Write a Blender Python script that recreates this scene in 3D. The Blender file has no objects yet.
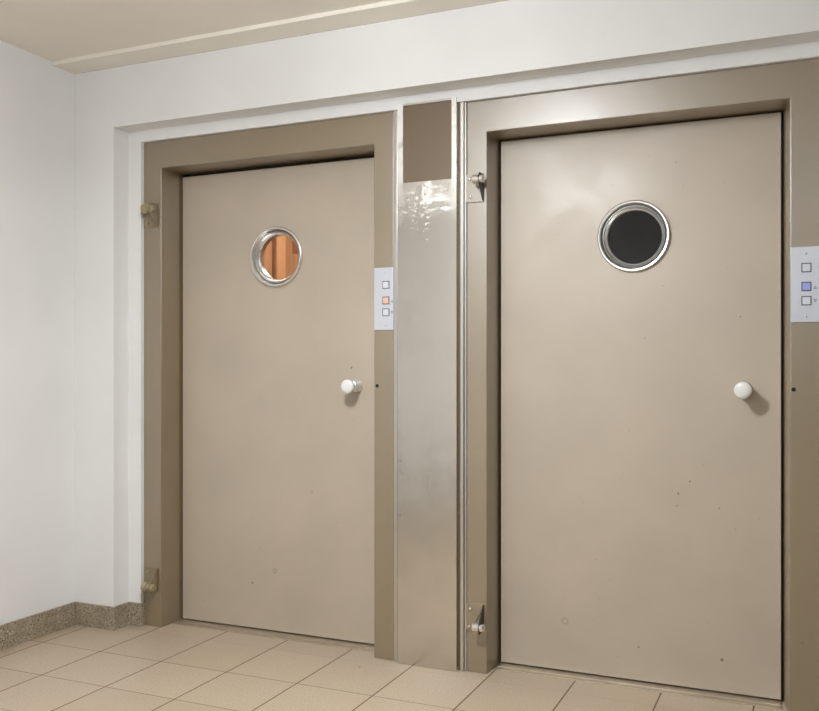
import bpy, bmesh, math, random
from mathutils import Vector
PI = math.pi
scene = bpy.context.scene
COL = scene.collection

# ------------------------------------------------------------------ helpers
def lin(c):
    c = c / 255.0
    return c / 12.92 if c <= 0.04045 else ((c + 0.055) / 1.055) ** 2.4
def rgb(r, g, b): return (lin(r), lin(g), lin(b), 1.0)

def link(o, parent=None):
    COL.objects.link(o)
    if parent is not None: o.parent = parent
    return o
def obj(name, bm, mat, parent=None, smooth=False, bevel=0, segs=2):
    me = bpy.data.meshes.new(name)
    bmesh.ops.recalc_face_normals(bm, faces=bm.faces)
    bm.to_mesh(me); bm.free()
    if smooth:
        for p in me.polygons: p.use_smooth = True
        try: me.set_sharp_from_angle(angle=math.radians(32))
        except Exception: pass
    me.materials.append(mat)
    o = link(bpy.data.objects.new(name, me), parent)
    if bevel:
        m = o.modifiers.new('edge', 'BEVEL'); m.width = bevel; m.segments = segs
        m.limit_method = 'ANGLE'; m.angle_limit = math.radians(40)
    return o
def empty(name, loc=(0, 0, 0)):
    o = bpy.data.objects.new(name, None); o.empty_display_size = .1
    o.location = loc
    return link(o)
def tag(o, label=None, cat=None, group=None, kind=None):
    for k, v in (('label', label), ('category', cat), ('group', group), ('kind', kind)):
        if v: o[k] = v
    return o
def box(bm, x0, x1, y0, y1, z0, z1):
    v = [bm.verts.new(p) for p in ((x0,y0,z0),(x1,y0,z0),(x1,y1,z0),(x0,y1,z0),(x0,y0,z1),(x1,y0,z1),(x1,y1,z1),(x0,y1,z1))]
    for f in ((0,3,2,1),(4,5,6,7),(0,1,5,4),(1,2,6,5),(2,3,7,6),(3,0,4,7)):
        bm.faces.new([v[i] for i in f])
    return v
def boxes(*bs):
    bm = bmesh.new()
    for b in bs: box(bm, *b)
    return bm
def prism(bm, pts, axis, a, b):
    """closed outline pts (2D) extruded along axis from a to b"""
    def mk(p, t):
        if axis == 'x': return (t, p[0], p[1])
        if axis == 'y': return (p[0], t, p[1])
        return (p[0], p[1], t)
    A = [bm.verts.new(mk(p, a)) for p in pts]; B = [bm.verts.new(mk(p, b)) for p in pts]
    n = len(pts)
    bm.faces.new(A); bm.faces.new(B[::-1])
    for i in range(n):
        j = (i + 1) % n
        bm.faces.new((A[i], A[j], B[j], B[i]))
def lathe(bm, prof, c, axis='y', n=48, closed=False):
    """prof: (radius, position along axis)"""
    rows = []
    for r, t in prof:
        row = []
        if r < 1e-6:
            row = [bm.verts.new(pt(c, axis, 0, 0, t))] * n
        else:
            for i in range(n):
                a = 2 * PI * i / n
                row.append(bm.verts.new(pt(c, axis, r * math.cos(a), r * math.sin(a), t)))
        rows.append(row)
    rr = list(range(len(rows)))
    pairs = [(k, k + 1) for k in rr[:-1]] + ([(rr[-1], 0)] if closed else [])
    for k, l in pairs:
        A, B = rows[k], rows[l]
        for i in range(n):
            j = (i + 1) % n
            q = []
            for v in (A[i], A[j], B[j], B[i]):
                if v not in q: q.append(v)
            if len(q) > 2:
                try: bm.faces.new(q)
                except ValueError: pass
def pt(c, axis, u, v, t):
    if axis == 'y': return (c[0] + u, c[1] + t, c[2] + v)
    if axis == 'x': return (c[0] + t, c[1] + u, c[2] + v)
    return (c[0] + u, c[1] + v, c[2] + t)

# ------------------------------------------------------------------ materials
class NT:
    def __init__(s, name):
        s.m = bpy.data.materials.new(name); s.m.use_nodes = True
        s.t = s.m.node_tree; s.b = s.t.nodes['Principled BSDF']
        s.geo = s.t.nodes.new('ShaderNodeNewGeometry').outputs['Position']
    def n(s, typ, **kw):
        nd = s.t.nodes.new(typ)
        for k, v in kw.items(): setattr(nd, k, v)
        return nd
    def put(s, sock, v):
        if hasattr(v, 'is_output') or isinstance(v, bpy.types.NodeSocket): s.t.links.new(v, sock)
        else: sock.default_value = v
    def math(s, op, a, b=0.0, c=None, clamp=False):
        nd = s.n('ShaderNodeMath', operation=op, use_clamp=clamp)
        s.put(nd.inputs[0], a); s.put(nd.inputs[1], b)
        if c is not None: s.put(nd.inputs[2], c)
        return nd.outputs[0]
    def smooth(s, v, a, b, lo=0.0, hi=1.0):
        if a > b: a, b, lo, hi = b, a, hi, lo
        nd = s.n('ShaderNodeMapRange', interpolation_type='SMOOTHSTEP')
        s.put(nd.inputs['Value'], v)
        nd.inputs['From Min'].default_value = a; nd.inputs['From Max'].default_value = b
        nd.inputs['To Min'].default_value = lo; nd.inputs['To Max'].default_value = hi
        return nd.outputs['Result']
    def noise(s, scale, detail=3, rough=.5, vec=None, stretch=None, which=0):
        nd = s.n('ShaderNodeTexNoise'); nd.inputs['Scale'].default_value = scale
        nd.inputs['Detail'].default_value = detail; nd.inputs['Roughness'].default_value = rough
        v = vec if vec is not None else s.geo
        if stretch:
            mp = s.n('ShaderNodeMapping'); mp.inputs['Scale'].default_value = stretch
            s.t.links.new(v, mp.inputs['Vector']); v = mp.outputs[0]
        s.t.links.new(v, nd.inputs['Vector'])
        return nd.outputs[which]
    def mix(s, f, a, b):
        nd = s.n('ShaderNodeMix', data_type='RGBA')
        s.put(nd.inputs[0], f); s.put(nd.inputs[6], a); s.put(nd.inputs[7], b)
        return nd.outputs[2]
    def xyz(s):
        nd = s.n('ShaderNodeSeparateXYZ'); s.t.links.new(s.geo, nd.inputs[0]); return nd.outputs
    def dist(s, p):
        nd = s.n('ShaderNodeVectorMath', operation='DISTANCE')
        s.t.links.new(s.geo, nd.inputs[0]); nd.inputs[1].default_value = p
        return nd.outputs['Value']
    def bump(s, h, strength=.2, dist=.002):
        nd = s.n('ShaderNodeBump'); nd.inputs['Strength'].default_value = strength
        nd.inputs['Distance'].default_value = dist
        s.put(nd.inputs['Height'], h); s.t.links.new(nd.outputs[0], s.b.inputs['Normal'])
    def set(s, **kw):
        for k, v in kw.items(): s.put(s.b.inputs[k.replace('_', ' ')], v)
        return s.m

def plain(name, col, rough=.5, metal=0.0, **kw):
    t = NT(name); t.set(Base_Color=col, Roughness=rough, Metallic=metal, **kw); return t.m

def m_plaster(name, col):
    t = NT(name)
    h = t.math('ADD', t.math('MULTIPLY', t.noise(5, 4), 1.2), t.noise(90, 3))
    t.bump(h, .12, .002)
    c2 = tuple(c * .955 for c in col[:3]) + (1,)
    t.set(Base_Color=t.mix(t.smooth(t.noise(2.3, 3), .35, .7), col, c2), Roughness=.75)
    return t.m
WALL_FAR = m_plaster('grey_plaster_far', rgb(112, 110, 107))
WALL = m_plaster('white_plaster', rgb(232, 231, 230))
CEIL = m_plaster('ceiling_paint', rgb(240, 233, 222))

def m_paint(name, marks=(), rings=(), rough=.44, col=rgb(180, 166, 149), coat=0):
    """greige semi-gloss lacquer; marks are chips (x,y,z,r), rings are small round dents"""
    t = NT(name)
    a = tuple(c * .93 for c in col[:3]) + (1,)
    c = t.mix(t.smooth(t.noise(3.1, 3), .35, .68), col, a)
    # fine dirt specks
    sp = t.smooth(t.noise(95, 1, .3), .80, .83)
    c = t.mix(t.math('MULTIPLY', sp, .45), c, rgb(92, 78, 62))
    for x, y, z, r in marks:
        c = t.mix(t.smooth(t.dist((x, y, z)), r * .6, r * 1.1, .8, 0), c, rgb(78, 64, 48))
    for x, y, z, r in rings:
        d = t.math('ABSOLUTE', t.math('SUBTRACT', t.dist((x, y, z)), r))
        c = t.mix(t.smooth(d, .001, .004, .45, 0), c, rgb(120, 104, 84))
    t.bump(t.noise(14, 2), .05, .002)
    t.set(Base_Color=c, Roughness=t.smooth(t.noise(6, 2), .3, .7, rough - .04, rough + .06))
    t.b.inputs['Specular IOR Level'].default_value = .8
    t.b.inputs['Coat Weight'].default_value = coat; t.b.inputs['Coat Roughness'].default_value = .42; t.b.inputs['Coat IOR'].default_value = 2.0
    return t.m
DY = .2494
PAINT_FRAME = m_paint('greige_frame_lacquer', col=rgb(126, 108, 79), rough=.36, coat=1.0, marks=[(.82, .1136, 2.128, .004), (1.475, .1136, .27, .004), (2.955, .1136, .155, .004), (1.492, .1136, 1.58, .003), (3.0, .1136, .25, .004)])
PAINT_LEAF1 = m_paint('greige_door_lacquer_left', marks=[(1.27, DY, 1.152, .005), (.78, DY, .205, .005), (1.08, DY, .62, .003)], rings=[(.8954, DY, .268, .008)])
PAINT_LEAF2 = m_paint('greige_door_lacquer_right', marks=[(2.63, DY, .745, .004), (2.59, DY, .70, .004), (2.585, DY, .655, .003), (2.73, DY, .655, .003), (2.80, DY, 1.33, .003), (2.739, DY, .121, .006), (2.45, DY, .13, .004)], rings=[(2.1765, DY, .1949, .011)])
PAINT_DARK = plain('matte_dark_brown', rgb(42, 37, 31), .6)  # dark tone for the shaded gaps round the leaves, also the car floor

def m_steel(name, scuffs=False, base=rgb(214, 209, 202), r0=.17, r1=.25):
    t = NT(name)
    x, y, z = t.xyz()
    br = t.noise(60, 4, .6, stretch=(1, 1, .04))
    cl = t.noise(4.5, 4, .6)
    c = t.mix(t.smooth(cl, .35, .7), base, tuple(k * .86 for k in base[:3]) + (1,))
    rg = t.math('ADD', t.smooth(cl, .3, .7, r0, r1), t.math('MULTIPLY', br, .06))
    met = 1.0
    if scuffs:
        def zone(cx, cz, wx, wz, lo, hi, sc, st=(1, 1, 1)):
            dx = t.math('DIVIDE', t.math('SUBTRACT', x, cx), wx); dz = t.math('DIVIDE', t.math('SUBTRACT', z, cz), wz)
            d = t.math('ADD', t.math('MULTIPLY', dx, dx), t.math('MULTIPLY', dz, dz))
            f = t.smooth(d, 1.0, .3)
            return t.math('MULTIPLY', f, t.smooth(t.noise(sc, 3, .6, stretch=st), lo, hi))
        s = zone(1.680, 1.822, .030, .060, .40, .56, 115)
        for a in (zone(1.63, 1.79, .08, .08, .50, .72, 45, (1, 1, 1.6)), zone(1.72, 1.79, .08, .07, .48, .70, 30, (.6, 1, 2.4)), zone(1.678, 1.80, .14, .10, .38, 1.7, 14),
                  zone(1.66, 1.70, .06, .05, .63, .67, 60), zone(1.70, 1.60, .07, .12, .68, .71, 55)):
            s = t.math('MAXIMUM', s, a)
        # bright reflection painted into the two borders beside the infill, fading downwards
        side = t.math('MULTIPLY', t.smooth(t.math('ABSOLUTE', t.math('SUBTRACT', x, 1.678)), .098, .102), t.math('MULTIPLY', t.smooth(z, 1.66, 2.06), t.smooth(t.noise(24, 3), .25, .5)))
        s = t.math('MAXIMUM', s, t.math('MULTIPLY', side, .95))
        dust = t.math('MULTIPLY', t.smooth(z, 1.74, 1.80), .22)
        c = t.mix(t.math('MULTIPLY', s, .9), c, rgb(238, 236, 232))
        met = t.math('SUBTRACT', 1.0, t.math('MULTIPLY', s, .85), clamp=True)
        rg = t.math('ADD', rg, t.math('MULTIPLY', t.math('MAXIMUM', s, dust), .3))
    t.set(Base_Color=c, Metallic=met, Roughness=rg)
    return t.m
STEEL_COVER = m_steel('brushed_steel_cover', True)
STEEL = plain('satin_steel', rgb(208, 205, 200), .3, 1.0)
CHROME = plain('polished_chrome', rgb(232, 230, 228), .14, 1.0)
PANEL_STEEL = plain('satin_aluminium', rgb(202, 205, 213), .4, .5)
BROWN = plain('brown_infill_lacquer', rgb(112, 96, 78), .38)
SILL = m_steel('scuffed_sill_metal', base=rgb(214, 203, 186), r0=.4, r1=.5)
WHITE_KNOB = plain('white_enamel', rgb(222, 221, 218), .22)
KNOB_COLLAR = plain('satin_silver_collar', rgb(222, 220, 216), .25, .6)
SHADED_STEEL = plain('shaded_flange_steel', rgb(62, 57, 48), .4, .4)  # shade on the right-hand bracket flanges put into the steel colour
RIM = plain('porthole_rim_steel', rgb(222, 220, 216), .26, .8)
BLACK = plain('black_hole', rgb(8, 7, 6), .8)
INK = plain('grey_ink', rgb(96, 96, 104), .6)
BUTTON = plain('pale_button_cap', rgb(206, 208, 216), .35)
BRASSY = plain('painted_bolt', rgb(158, 146, 118), .3)
PAINT_BRACKET = m_paint('bracket_lacquer', rough=.3, col=rgb(136, 119, 90))

def m_lit(name, col, glow, strength):
    t = NT(name); t.set(Base_Color=col, Roughness=.4, Emission_Color=glow, Emission_Strength=strength); return t.m
ORANGE_LIT = m_lit('orange_lit_button', rgb(216, 176, 154), rgb(255, 130, 70), .10)
BLUE_LIT = m_lit('blue_lit_button', rgb(150, 158, 208), rgb(90, 110, 235), .08)

def m_floor():
    t = NT('beige_floor_tiles')
    x, y, z = t.xyz()
    S = .3075
    gx = t.math('DIVIDE', t.math('SUBTRACT', x, .388), S); gy = t.math('DIVIDE', t.math('ADD', y, .262), S)
    fx = t.math('PINGPONG', gx, .5); fy = t.math('PINGPONG', gy, .5)      # 0 on the joint
    # pingpong .5 has its zeros on whole numbers
    dx = t.math('MULTIPLY', fx, S); dy = t.math('MULTIPLY', fy, S)
    jx = t.smooth(dx, .0018, .0034, 1, 0); jy = t.math('MULTIPLY', t.smooth(dy, .0012, .0026, .8, 0), t.smooth(y, -.02, .02, 1, .2))
    j = t.math('MAXIMUM', jx, jy)
    cmb = t.n('ShaderNodeCombineXYZ')
    t.put(cmb.inputs[0], t.math('FLOOR', gx)); t.put(cmb.inputs[1], t.math('FLOOR', gy))
    wn = t.n('ShaderNodeTexWhiteNoise', noise_dimensions='3D'); t.t.links.new(cmb.outputs[0], wn.inputs['Vector'])
    base = t.mix(wn.outputs['Value'], rgb(187, 171, 150), rgb(177, 161, 139))
    sp = t.noise(150, 2, .7)
    base = t.mix(t.smooth(sp, .46, .66, 0, .75), base, rgb(160, 140, 114))
    base = t.mix(t.smooth(t.noise(3.4, 4, .6), .45, .75, 0, .5), base, rgb(178, 158, 130))
    # noisy browner tone towards the left skirting, and a small dark spot
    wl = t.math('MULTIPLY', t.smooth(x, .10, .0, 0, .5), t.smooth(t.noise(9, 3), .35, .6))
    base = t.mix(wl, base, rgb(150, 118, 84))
    base = t.mix(t.smooth(t.dist((1.437, -.005, 0)), .004, .010, .6, 0), base, rgb(120, 102, 82))
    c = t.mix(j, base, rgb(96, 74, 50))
    hgt = t.math('SUBTRACT', t.math('MULTIPLY', sp, .08), j)
    t.bump(hgt, .35, .0015)
    t.set(Base_Color=c, Roughness=t.math('ADD', .42, t.math('MULTIPLY', j, .4)))
    return t.m
FLOOR = m_floor()

def m_stone():
    t = NT('speckled_terrazzo_skirting')
    v = t.n('ShaderNodeTexVoronoi'); v.inputs['Scale'].default_value = 230; t.t.links.new(t.geo, v.inputs['Vector'])
    sep = t.n('ShaderNodeSeparateColor'); t.t.links.new(v.outputs['Color'], sep.inputs[0])
    g = sep.outputs[0]
    c = t.mix(t.smooth(g, .0, .9), rgb(142, 129, 110), rgb(170, 157, 136))
    c = t.mix(t.smooth(sep.outputs[1], .975, .985), c, rgb(222, 214, 200))
    c = t.mix(t.smooth(sep.outputs[2], .86, .92), c, rgb(92, 82, 68))
    c = t.mix(t.smooth(t.noise(20, 3), .4, .7, 0, .35), c, rgb(120, 104, 84))
    t.set(Base_Color=c, Roughness=.5)
    return t.m
STONE = m_stone()

def m_wood():
    t = NT('orange_wood_veneer')
    g = t.noise(7, 5, .6, stretch=(6, 6, .5))
    c = t.mix(t.smooth(g, .3, .7), rgb(192, 140, 90), rgb(164, 114, 70))
    t.set(Base_Color=c, Roughness=.4)
    return t.m
WOOD = m_wood()
WOOD_DARK = plain('red_brown_wood', rgb(142, 78, 42), .4)
WOOD_LIGHT = plain('light_wood_post', rgb(206, 152, 100), .4)
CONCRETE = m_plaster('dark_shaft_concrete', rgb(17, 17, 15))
CARPAINT = plain('car_ceiling_paint', rgb(225, 220, 210), .6)

def m_glass():
    t = NT('porthole_glass')
    t.set(Base_Color=(1, 1, 1, 1), Roughness=0.0, Transmission_Weight=1.0, IOR=1.32); return t.m
GLASS = m_glass()
DIFFUSER = m_lit('opal_diffuser', rgb(250, 248, 244), rgb(255, 252, 248), 14.0)

# ------------------------------------------------------------------ the setting
XR, YR, ZS, ZF, FY = .2228, .0965, 2.209, 2.159, .1136
ZC, ZCC, BW = 2.4707, 2.4876, .132
X1, Y0 = 4.6, -6.0
def struct(name, bm, mat, label=None, parent=None, cat=None, **kw):
    o = obj(name, bm, mat, parent, **kw); return tag(o, label, cat, kind='structure')

bm = boxes((-.1, X1, Y0, .62, -.12, 0))
struct('floor', bm, FLOOR, 'beige square floor tiles with brown grout lines', cat='floor')
struct('ceiling', boxes((-.1, X1, Y0, -BW, ZCC, ZCC + .1)), CEIL, 'plain cream ceiling', cat='ceiling')
struct('trim_1', boxes((0, X1, -BW, 0, ZC, ZCC + .1)), CEIL, 'slightly lowered ceiling strip running along above the doors', cat='ceiling trim', bevel=.002)
struct('wall_left', boxes((-.1, 0, Y0 + 3.0, .34, 0, ZCC)), WALL, 'plain white plaster side wall left of the doors', cat='wall')
# door wall: outline pieces with the long shallow niche the two frames sit in
wf = boxes((0, XR, 0, .34, 0, ZC), (XR, 3.16, 0, .34, ZS, ZC), (3.16, X1, 0, .34, 0, ZC),
           (XR, .2925, YR, .34, 0, ZF), (3.068, 3.16, YR, .34, 0, ZF), (XR, 3.16, YR, .34, ZF, ZS),
           (1.528, 1.8318, FY + .002, .34, 0, ZF))
struct('wall_front', wf, WALL, 'white plaster wall with a long shallow niche around both doors', cat='wall')
struct('wall_back', boxes((0, 2.2, -3.05, -2.9, 0, ZCC)), WALL, 'white wall opposite the doors', cat='wall')
struct('wall_corridor', boxes((2.05, 2.2, Y0, -3.05, 0, ZCC)), WALL_FAR, 'grey wall of the side corridor', cat='wall')
struct('wall_right', boxes((X1, X1 + .1, Y0, .34, 0, ZCC)), WALL_FAR, 'grey wall on the far right', cat='wall')
struct('wall_end', boxes((2.05, X1 + .1, Y0 - .1, Y0, 0, ZCC)), WALL_FAR, 'grey wall closing the corridor', cat='wall')

ZB, BT = .1017, .0115
bm = boxes((0, BT, -.598, -BT, 0, ZB), (0, BT, -2.9, -.600, 0, ZB))
struct('baseboard_left', bm, STONE, 'speckled stone skirting along the left wall', cat='baseboard', bevel=.0015)
bm = bmesh.new()
prism(bm, [(0, -BT), (XR + BT, -BT), (XR + BT, YR - BT), (.300, YR - BT), (.300, FY), (.2925, FY), (.2925, YR), (XR, YR), (XR, 0), (0, 0)], 'z', 0, ZB)
struct('baseboard_front', bm, STONE, 'speckled stone skirting stepping around the white wall corner', cat='baseboard', bevel=.0015)
struct('baseboard_back', boxes((BT, 2.2, -2.9, -2.9 + BT, 0, ZB)), STONE, 'speckled stone skirting on the wall opposite the doors', cat='baseboard', bevel=.0015)

# ------------------------------------------------------------------ doors
def apply_mods(o):
    dg = bpy.context.evaluated_depsgraph_get()
    me = bpy.data.meshes.new_from_object(o.evaluated_get(dg))
    o.modifiers.clear(); old = o.data; o.data = me; bpy.data.meshes.remove(old)

def frame_bm(a, b, il, ir, zi, chamfer):
    """U-shaped pressed frame: front layer with the deep reveal, back layer with the stop behind the leaf"""
    bm = bmesh.new(); yb = .335; ym = DY + .052
    prism(bm, [(a, 0), (il, 0), (il, zi), (ir, zi), (ir, 0), (b, 0), (b, ZF), (a, ZF)], 'y', FY, ym)
    for v in bm.verts:
        if v.co.y > DY and abs(v.co.x - ir) < 1e-5: v.co.x -= chamfer * (ym - FY) / (DY - FY)
        if v.co.y > DY and abs(v.co.x - il) < 1e-5: v.co.x += .003
    i2, r2, z2 = il + .026, ir - .034, zi - .035
    prism(bm, [(a, 0), (i2, 0), (i2, z2), (r2, z2), (r2, 0), (b, 0), (b, ZF), (a, ZF)], 'y', ym, yb)
    return bm

def build_bracket(parent, x, z, flip, roller_mat, label=None):
    """pivot bracket: bolted plate on the jamb, triangular flange, roller on a pin. x = flange line, z = roller height"""
    def Z(v): return z + v * flip
    y = FY
    bm = bmesh.new()
    pts = [(x - .074, Z(-.027)), (x, Z(-.027)), (x, Z(.078)), (x - .074, Z(.078))]
    if x > 1: pts = [(x - .070, Z(-.027)), (x - .040, Z(-.027)), (x - .034, Z(.004)), (x, Z(.070)), (x, Z(.078)), (x - .070, Z(.078))]
    prism(bm, pts, 'y', y - .005, y)
    br = obj('pivot_bracket', bm, PAINT_BRACKET if x < 1 else PAINT_FRAME, parent, bevel=.001)
    tag(br, label)
    bm = bmesh.new()
    prism(bm, [(y - .001, Z(.078)), (y - .001, Z(-.027)), (y - .050, Z(-.024)), (y - .062, Z(-.008)), (y - .058, Z(.014)), (y - .016, Z(.070))], 'x', x - (.0045 if x < 1 else .003), x)
    obj('flange', bm, PAINT_BRACKET if x < 1 else SHADED_STEEL, br, bevel=.0007)
    c = (x, y - .044, z)
    bm = bmesh.new()
    k = 1.45 if x < 1 else 1.1
    lathe(bm, [(0, -.046), (.0115 * k, -.046), (.0150 * k, -.0425), (.0150 * k, -.026), (.0135 * k, -.023), (.0095 * k, -.021), (.0095 * k, -.0125), (.0125 * k, -.0105), (.0125 * k, -.0045), (0, -.0045)] if x < 1 else
          [(0, -.030), (.0140, -.030), (.0160, -.0275), (.0160, .0115), (.0140, .0140), (.006, .0140), (.0055, .012), (0, .012)], c, 'x', 32)
    obj('roller', bm, roller_mat, br, smooth=True)
    if x < 1:
      bm = bmesh.new()
      lathe(bm, [(r_ * k, t_) for r_, t_ in [(0, 0), (.0105, 0), (.0105, .005), (.0085, .0065), (.0085, .011), (.0068, .013), (.0045, .013), (.0045, .008), (0, .008)]], c, 'x', 24)
      obj('pin_head', bm, roller_mat, br, smooth=True)
    for bx, bz in ((-.053, .056), (-.056, -.010)):
        bm = bmesh.new()
        lathe(bm, [(.0068, -.005), (.0068, -.0085), (.005, -.0115), (0, -.0122)], (x + bx, y, Z(bz)), 'y', 20)
        obj('bolt', bm, roller_mat, br, smooth=True)
    return br

def door(name, label, a, b, il, ir, chamfer, px, kx, hx, leaf_mat, bx, roller, lx0, lx1, ltop):
    root = empty(name, (0, 0, 0)); tag(root, label, 'elevator door', kind='structure')
    zi = 2.0378
    obj('frame', frame_bm(a, b, il, ir, zi, chamfer), PAINT_FRAME, root, bevel=.0035, segs=3)
    # dark strips standing in for the shade in the gaps behind the leaf edges
    s = bmesh.new()
    for q in ((il + .004, lx0 + .012, DY + .030, DY + .050, 0.004, zi - .001), (lx1 - .012, ir - chamfer * 1.25 - .001, DY + .030, DY + .050, 0.004, zi - .001), (il + .004, ir - chamfer * 1.25 - .001, DY + .030, DY + .050, 2.005, zi - .002)):
        box(s, *q)
    obj('gap_shade', s, PAINT_DARK, root)
    # leaf with a round hole
    lf = obj('door_leaf', boxes((lx0, lx1, DY, DY + .045, .008, ltop)), leaf_mat, root, bevel=.002, segs=2)
    cb = bmesh.new(); lathe(cb, [(0, -.1), (.112, -.1), (.112, .1), (0, .1)], (px, DY, 1.633), 'y', 96)
    cut = obj('cutter', cb, leaf_mat)
    m = lf.modifiers.new('hole', 'BOOLEAN'); m.object = cut; m.operation = 'DIFFERENCE'; m.solver = 'EXACT'
    bpy.context.view_layer.update()
    apply_mods(lf); bpy.data.objects.remove(cut)
    # porthole rim: rounded lip outside, cone narrowing to the pane
    c = (px, DY, 1.633)
    r = bmesh.new()
    lathe(r, [(.1305, 0), (.1315, -.008), (.1300, -.0125), (.1265, -.0150), (.1225, -.0145), (.1195, -.0115), (.1175, -.006), (.1060, .018), (.1035, .021), (.1035, .045), (.1290, .045), (.1290, .0495), (.0990, .0495), (.0990, .0185), (.1050, .014), (.1115, 0)], c, 'y', 96, closed=True)
    rim = obj('porthole_rim', r, RIM, lf, smooth=True); tag(rim, 'round polished steel porthole rim')
    g = bmesh.new(); lathe(g, [(0, .0205), (.1033, .0205), (.1033, .0265), (0, .0265)], c, 'y', 64)
    obj('porthole_glass', g, GLASS, lf, smooth=True)
    # knob
    kc = (kx, DY, 1.0745)
    k = bmesh.new()
    lathe(k, [(0, -.0955), (.016, -.0950), (.0235, -.0925), (.0280, -.0880), (.0295, -.0810), (.0290, -.0740), (.0262, -.0690), (.0150, -.0665), (.0130, -.060), (.0130, -.026), (0, -.026)], kc, 'y', 48)
    kb = obj('knob', k, WHITE_KNOB, lf, smooth=True); tag(kb, 'round white knob')
    k = bmesh.new()
    lathe(k, [(0, -.056), (.020, -.056), (.0242, -.0535), (.0256, -.047), (.0260, -.010), (.0282, -.006), (.0286, 0), (0, 0)], kc, 'y', 48)
    obj('knob_rose', k, KNOB_COLLAR, lf, smooth=True)
    # keyhole in the jamb
    h = bmesh.new(); lathe(h, [(0, -.0006), (.0062, -.0006), (.0070, 0)], (hx, FY, 1.080), 'y', 24)
    obj('keyhole', h, BLACK, root, smooth=True)
    # metal sill under the leaf
    t = boxes((il + .004, ir - chamfer * 1.25 - .001, .178, DY + .050, 0, .0035), (il + .004, ir - chamfer * 1.25 - .001, .205, .211, .0035, .0055))
    th = obj('door_sill', t, SILL, root, bevel=.0008); tag(th, 'thin scuffed metal sill under the door')
    up = 'upper pivot bracket'; lo = 'lower pivot bracket'
    build_bracket(root, bx, 1.854, -1, roller, up)
    build_bracket(root, bx, .1845, 1, roller, lo)
    return root
door('door_1', 'greige metal elevator door with orange glowing porthole, beside the white corner', .2930, 1.5272, .3902, 1.4405, 0.002, .905, 1.2945, 1.4546,
     PAINT_LEAF1, .3729, BRASSY, .4020, 1.4325, 2.0215)
door('door_2', 'greige metal elevator door with dark porthole, right of the steel column', 1.8325, 3.0670, 1.9122, 2.9622, .0205, 2.4315, 2.8135, 2.9736,
     PAINT_LEAF2, 1.9008, CHROME, 1.9230, 2.9318, 2.0315)

# ------------------------------------------------------------------ steel cover between the frames
cov = empty('steel_column_cover', (1.68, .10, 0))
def sub(name, bm, mat, parent, **kw):
    o = obj(name, bm, mat, parent, **kw)
    o.matrix_parent_inverse = parent.matrix_world.inverted() if False else o.matrix_parent_inverse
    return o
tag(cov, 'tall brushed steel cover with a brown upper panel, standing between the two doors', 'steel cover')
cov.location = (0, 0, 0)
SY = .0900
NX0, NX1, NZ0, NZ1, ZT = 1.5768, 1.7792, 1.8685, 2.168, 2.176
f = bmesh.new()
for q in ((1.5535, 1.7990, SY, FY, .001, NZ0), (1.5535, NX0, SY, FY, NZ0, ZT), (NX1, 1.7990, SY, FY, NZ0, ZT), (NX0, NX1, SY, FY, NZ1, ZT)):
    box(f, *q)
bmesh.ops.remove_doubles(f, verts=f.verts, dist=1e-5)
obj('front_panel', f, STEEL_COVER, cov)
o = obj('upper_infill', boxes((NX0, NX1, SY + .006, FY, NZ0, NZ1)), BROWN, cov); tag(o, 'brown lacquered infill set into the steel')
obj('gap_backing', boxes((1.7992, 1.8312, FY - .001, FY + .0018, .001, ZT - .006), (1.5300, 1.5533, FY - .001, FY + .0018, .001, ZT - .012)), BROWN, cov)
obj('edge_strip', boxes((1.5300, 1.5445, FY - .006, FY + .0015, .001, ZT - .01)), STEEL, cov, bevel=.001)
obj('edge_strip', boxes((1.8090, 1.8225, FY - .010, FY + .0015, .001, ZT)), STEEL, cov, bevel=.0015)
obj('edge_strip', boxes((1.8245, 1.8310, FY - .004, FY + .0015, .001, ZT - .004)), STEEL, cov, bevel=.001)
for q in ((1.8150, 2.09, FY - .010), (1.8150, 1.98, FY - .010), (1.5372, 2.12, FY - .006), (1.8150, 1.05, FY - .010)):
    b_ = bmesh.new(); lathe(b_, [(.0032, 0), (.0026, -.0012), (0, -.0016)], (q[0], q[2], q[1]), 'y', 12)
    obj('rivet', b_, STEEL, cov, smooth=True)

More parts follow.
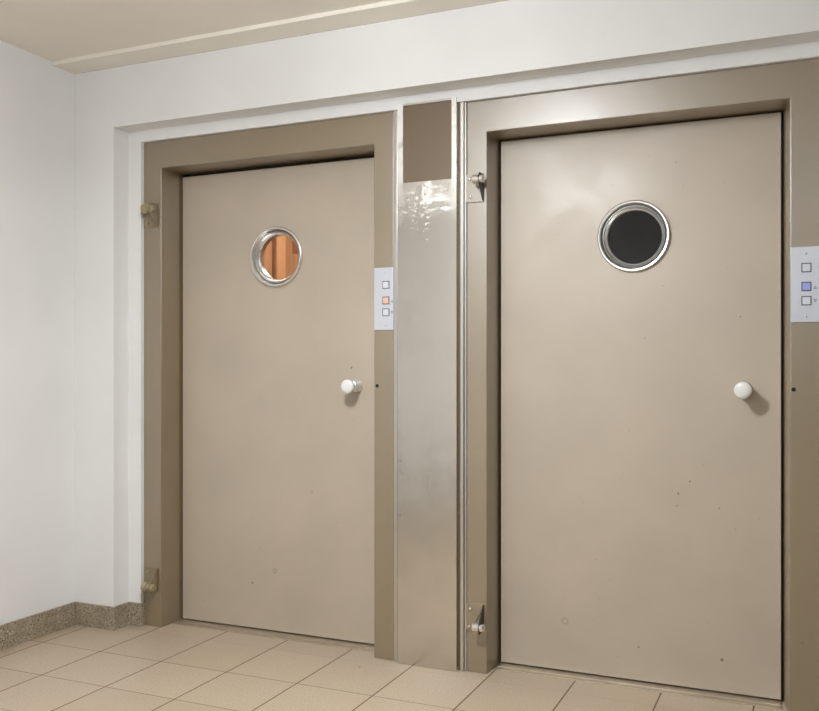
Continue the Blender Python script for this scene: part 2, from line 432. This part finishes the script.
# ------------------------------------------------------------------ call panels
def panel(x0, bxc, label, lit, w=.0845):
    root = empty('call_panel', (0, 0, 0)); tag(root, label, 'call button panel', 'call button panels beside the doors')
    obj('plate', boxes((x0, x0 + w, FY - .0045, FY, 1.3000, 1.5467)), PANEL_STEEL, root, bevel=.001)
    y = FY - .0045
    for i, z in enumerate((1.4780, 1.4165, 1.3700)):
        s = .0152
        b = bmesh.new()
        # square collar
        for q in ((bxc - s, bxc + s, y - .0016, y, z + s - .0032, z + s), (bxc - s, bxc + s, y - .0016, y, z - s, z - s + .0032),
                  (bxc - s, bxc - s + .0032, y - .0016, y, z - s + .0032, z + s - .0032), (bxc + s - .0032, bxc + s, y - .0016, y, z - s + .0032, z + s - .0032)):
            box(b, *q)
        col = obj('button', b, INK, root)
        c_ = s - .0034
        cap = obj('button_cap', boxes((bxc - c_, bxc + c_, y - .0026, y, z - c_, z + c_)), lit if i == 1 else BUTTON, col, bevel=.0006)
        if i == 1: tag(cap, 'lit call button cap')
    for z in (1.524, 1.3185):
        b = bmesh.new(); lathe(b, [(.0038, 0), (.0036, -.0012), (.002, -.0020), (0, -.0020)], (bxc - .001, y, z), 'y', 16)
        sc = obj('screw', b, STEEL, root, smooth=True)
        obj('slot', boxes((bxc - .0038, bxc + .0018, y - .0024, y - .0019, z - .0005, z + .0007)), INK, sc)
    for z, up in ((1.4135, 1), (1.3690, -1)):     # outlined triangles: up and down
        b = bmesh.new(); cx = bxc + .0262; w = .0055; h = .0050 * up; t_ = .0013
        P = [Vector((cx - w, z - h)), Vector((cx + w, z - h)), Vector((cx, z + h))]
        G = (P[0] + P[1] + P[2]) / 3
        Q = [G + (p - G) * .52 for p in P]
        for i in range(3):
            j = (i + 1) % 3
            prism(b, [tuple(P[i]), tuple(P[j]), tuple(Q[j]), tuple(Q[i])], 'y', y - .0006, y)
        obj('up_arrow' if up > 0 else 'down_arrow', b, INK, root)
panel(1.4430, 1.4950, 'narrow steel call button panel with an orange lit button, left door jamb', ORANGE_LIT)
panel(2.9640, 3.0120, 'steel call button panel with a blue lit button, at the right picture edge', BLUE_LIT, .092)

# ------------------------------------------------------------------ behind the portholes
car = empty('elevator_car', (0, 0, 0)); tag(car, 'orange wood lined elevator car seen through the left porthole', 'elevator car')
obj('car_floor', boxes((.33, 1.52, .36, 1.75, -.02, .01)), PAINT_DARK, car)
obj('car_ceiling', boxes((.33, 1.52, .36, 1.75, 2.22, 2.25)), CARPAINT, car)
obj('side_wall', boxes((.33, .35, .36, 1.085, .01, 2.22)), WOOD, car)
o = obj('corner_post', boxes((.33, .375, 1.10, 1.19, .01, 2.22)), WOOD_LIGHT, car, bevel=.01, segs=3); tag(o, 'lighter rounded corner post')
obj('side_wall', boxes((.33, .35, 1.205, 1.30, .01, 2.22), (.33, .35, 1.30, 1.75, .01, 1.80)), WOOD, car)
o = obj('upper_panel', boxes((.33, .352, 1.302, 1.75, 1.80, 2.22)), WOOD_DARK, car); tag(o, 'darker red brown upper panel')
obj('gap_backing', boxes((.325, .33, .36, 1.75, .01, 2.22)), WOOD_DARK, car)
obj('side_wall', boxes((1.50, 1.52, .36, 1.75, .01, 2.22)), WOOD, car)
obj('back_wall', boxes((.33, 1.52, 1.75, 1.77, .01, 2.22)), WOOD, car)
cl = obj('car_lamp', boxes((.75, 1.1, .85, 1.2, 2.205, 2.22)), DIFFUSER, car)
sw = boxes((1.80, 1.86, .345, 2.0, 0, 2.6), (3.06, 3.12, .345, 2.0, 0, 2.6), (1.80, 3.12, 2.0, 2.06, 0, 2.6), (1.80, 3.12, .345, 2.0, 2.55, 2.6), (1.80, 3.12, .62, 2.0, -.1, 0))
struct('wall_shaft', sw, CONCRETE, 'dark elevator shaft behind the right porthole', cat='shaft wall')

# ------------------------------------------------------------------ lights: the hall lamp, an added corridor fill lamp and the car light
def lamp(x, y, label, r, strength, down=0):
    """opal glass globe on a short ceiling mount"""
    root = empty('ceiling_lamp', (x, y, ZCC)); tag(root, label, 'lamp')
    q = .075
    b = bmesh.new(); lathe(b, [(0, 0), (r * .6, 0), (r * .6, -.012), (r * .45, -.03), (r * .42, -.03 - q), (0, -.03 - q)], (0, 0, 0), 'z', 48)
    obj('lamp_base', b, CARPAINT, root, smooth=True)
    b = bmesh.new()
    n = 20; a0 = .42
    lathe(b, [(r * math.sin(a0 + (PI - a0) * k / n), -.03 - q - r * math.cos(a0) + r * math.cos(a0 + (PI - a0) * k / n)) for k in range(n + 1)], (0, 0, 0), 'z', 48)
    obj('lamp_shade', b, m_lit('opal_globe', rgb(250, 248, 244), LAMPCOL, strength), root, smooth=True)
    if down:                       # disk light added under the closed globe for more light downwards
        L = bpy.data.lights.new('added_downlight', 'AREA'); L.shape = 'DISK'; L.size = 1.6 * r; L.energy = down; L.color = LAMPCOL[:3]
        lo = bpy.data.objects.new('added_downlight', L); lo.location = (0, 0, -.03 - q - r * math.cos(a0) - r - .004); link(lo, root)
LAMPCOL = (.91, .96, 1.0, 1)
lamp(1.84, -1.46, 'round opal ceiling lamp in front of the doors', .12, 74, 42)
lamp(3.3, -4.4, 'added fill lamp, an unseen opal globe over the corridor', .12, 50)  # added behind the camera as fill light
L = bpy.data.lights.new('car_light', 'AREA'); L.shape = 'SQUARE'; L.size = .33; L.energy = 4; L.color = (1, .93, .84)
lo = bpy.data.objects.new('car_light', L); lo.location = (.925, 1.025, 2.20); link(lo, car)

w = bpy.data.worlds.new('world'); scene.world = w; w.use_nodes = True
w.node_tree.nodes['Background'].inputs[0].default_value = (.02, .02, .02, 1)

# ------------------------------------------------------------------ camera
cam = bpy.data.cameras.new('camera'); co = link(bpy.data.objects.new('camera', cam))
co.location = (3.0188, -3.1157, 1.15); co.rotation_euler = (PI / 2, 0, .4154)
cam.sensor_fit = 'HORIZONTAL'; cam.sensor_width = 36; cam.lens = 36 * 905.15 / 819
cam.shift_y = 12.64 / 819
cam.clip_start = .02
scene.camera = co
vs = scene.view_settings
vs.view_transform = 'Standard'; vs.look = 'None'; vs.gamma = 1; vs.exposure = 0.0; vs.use_curve_mapping = False
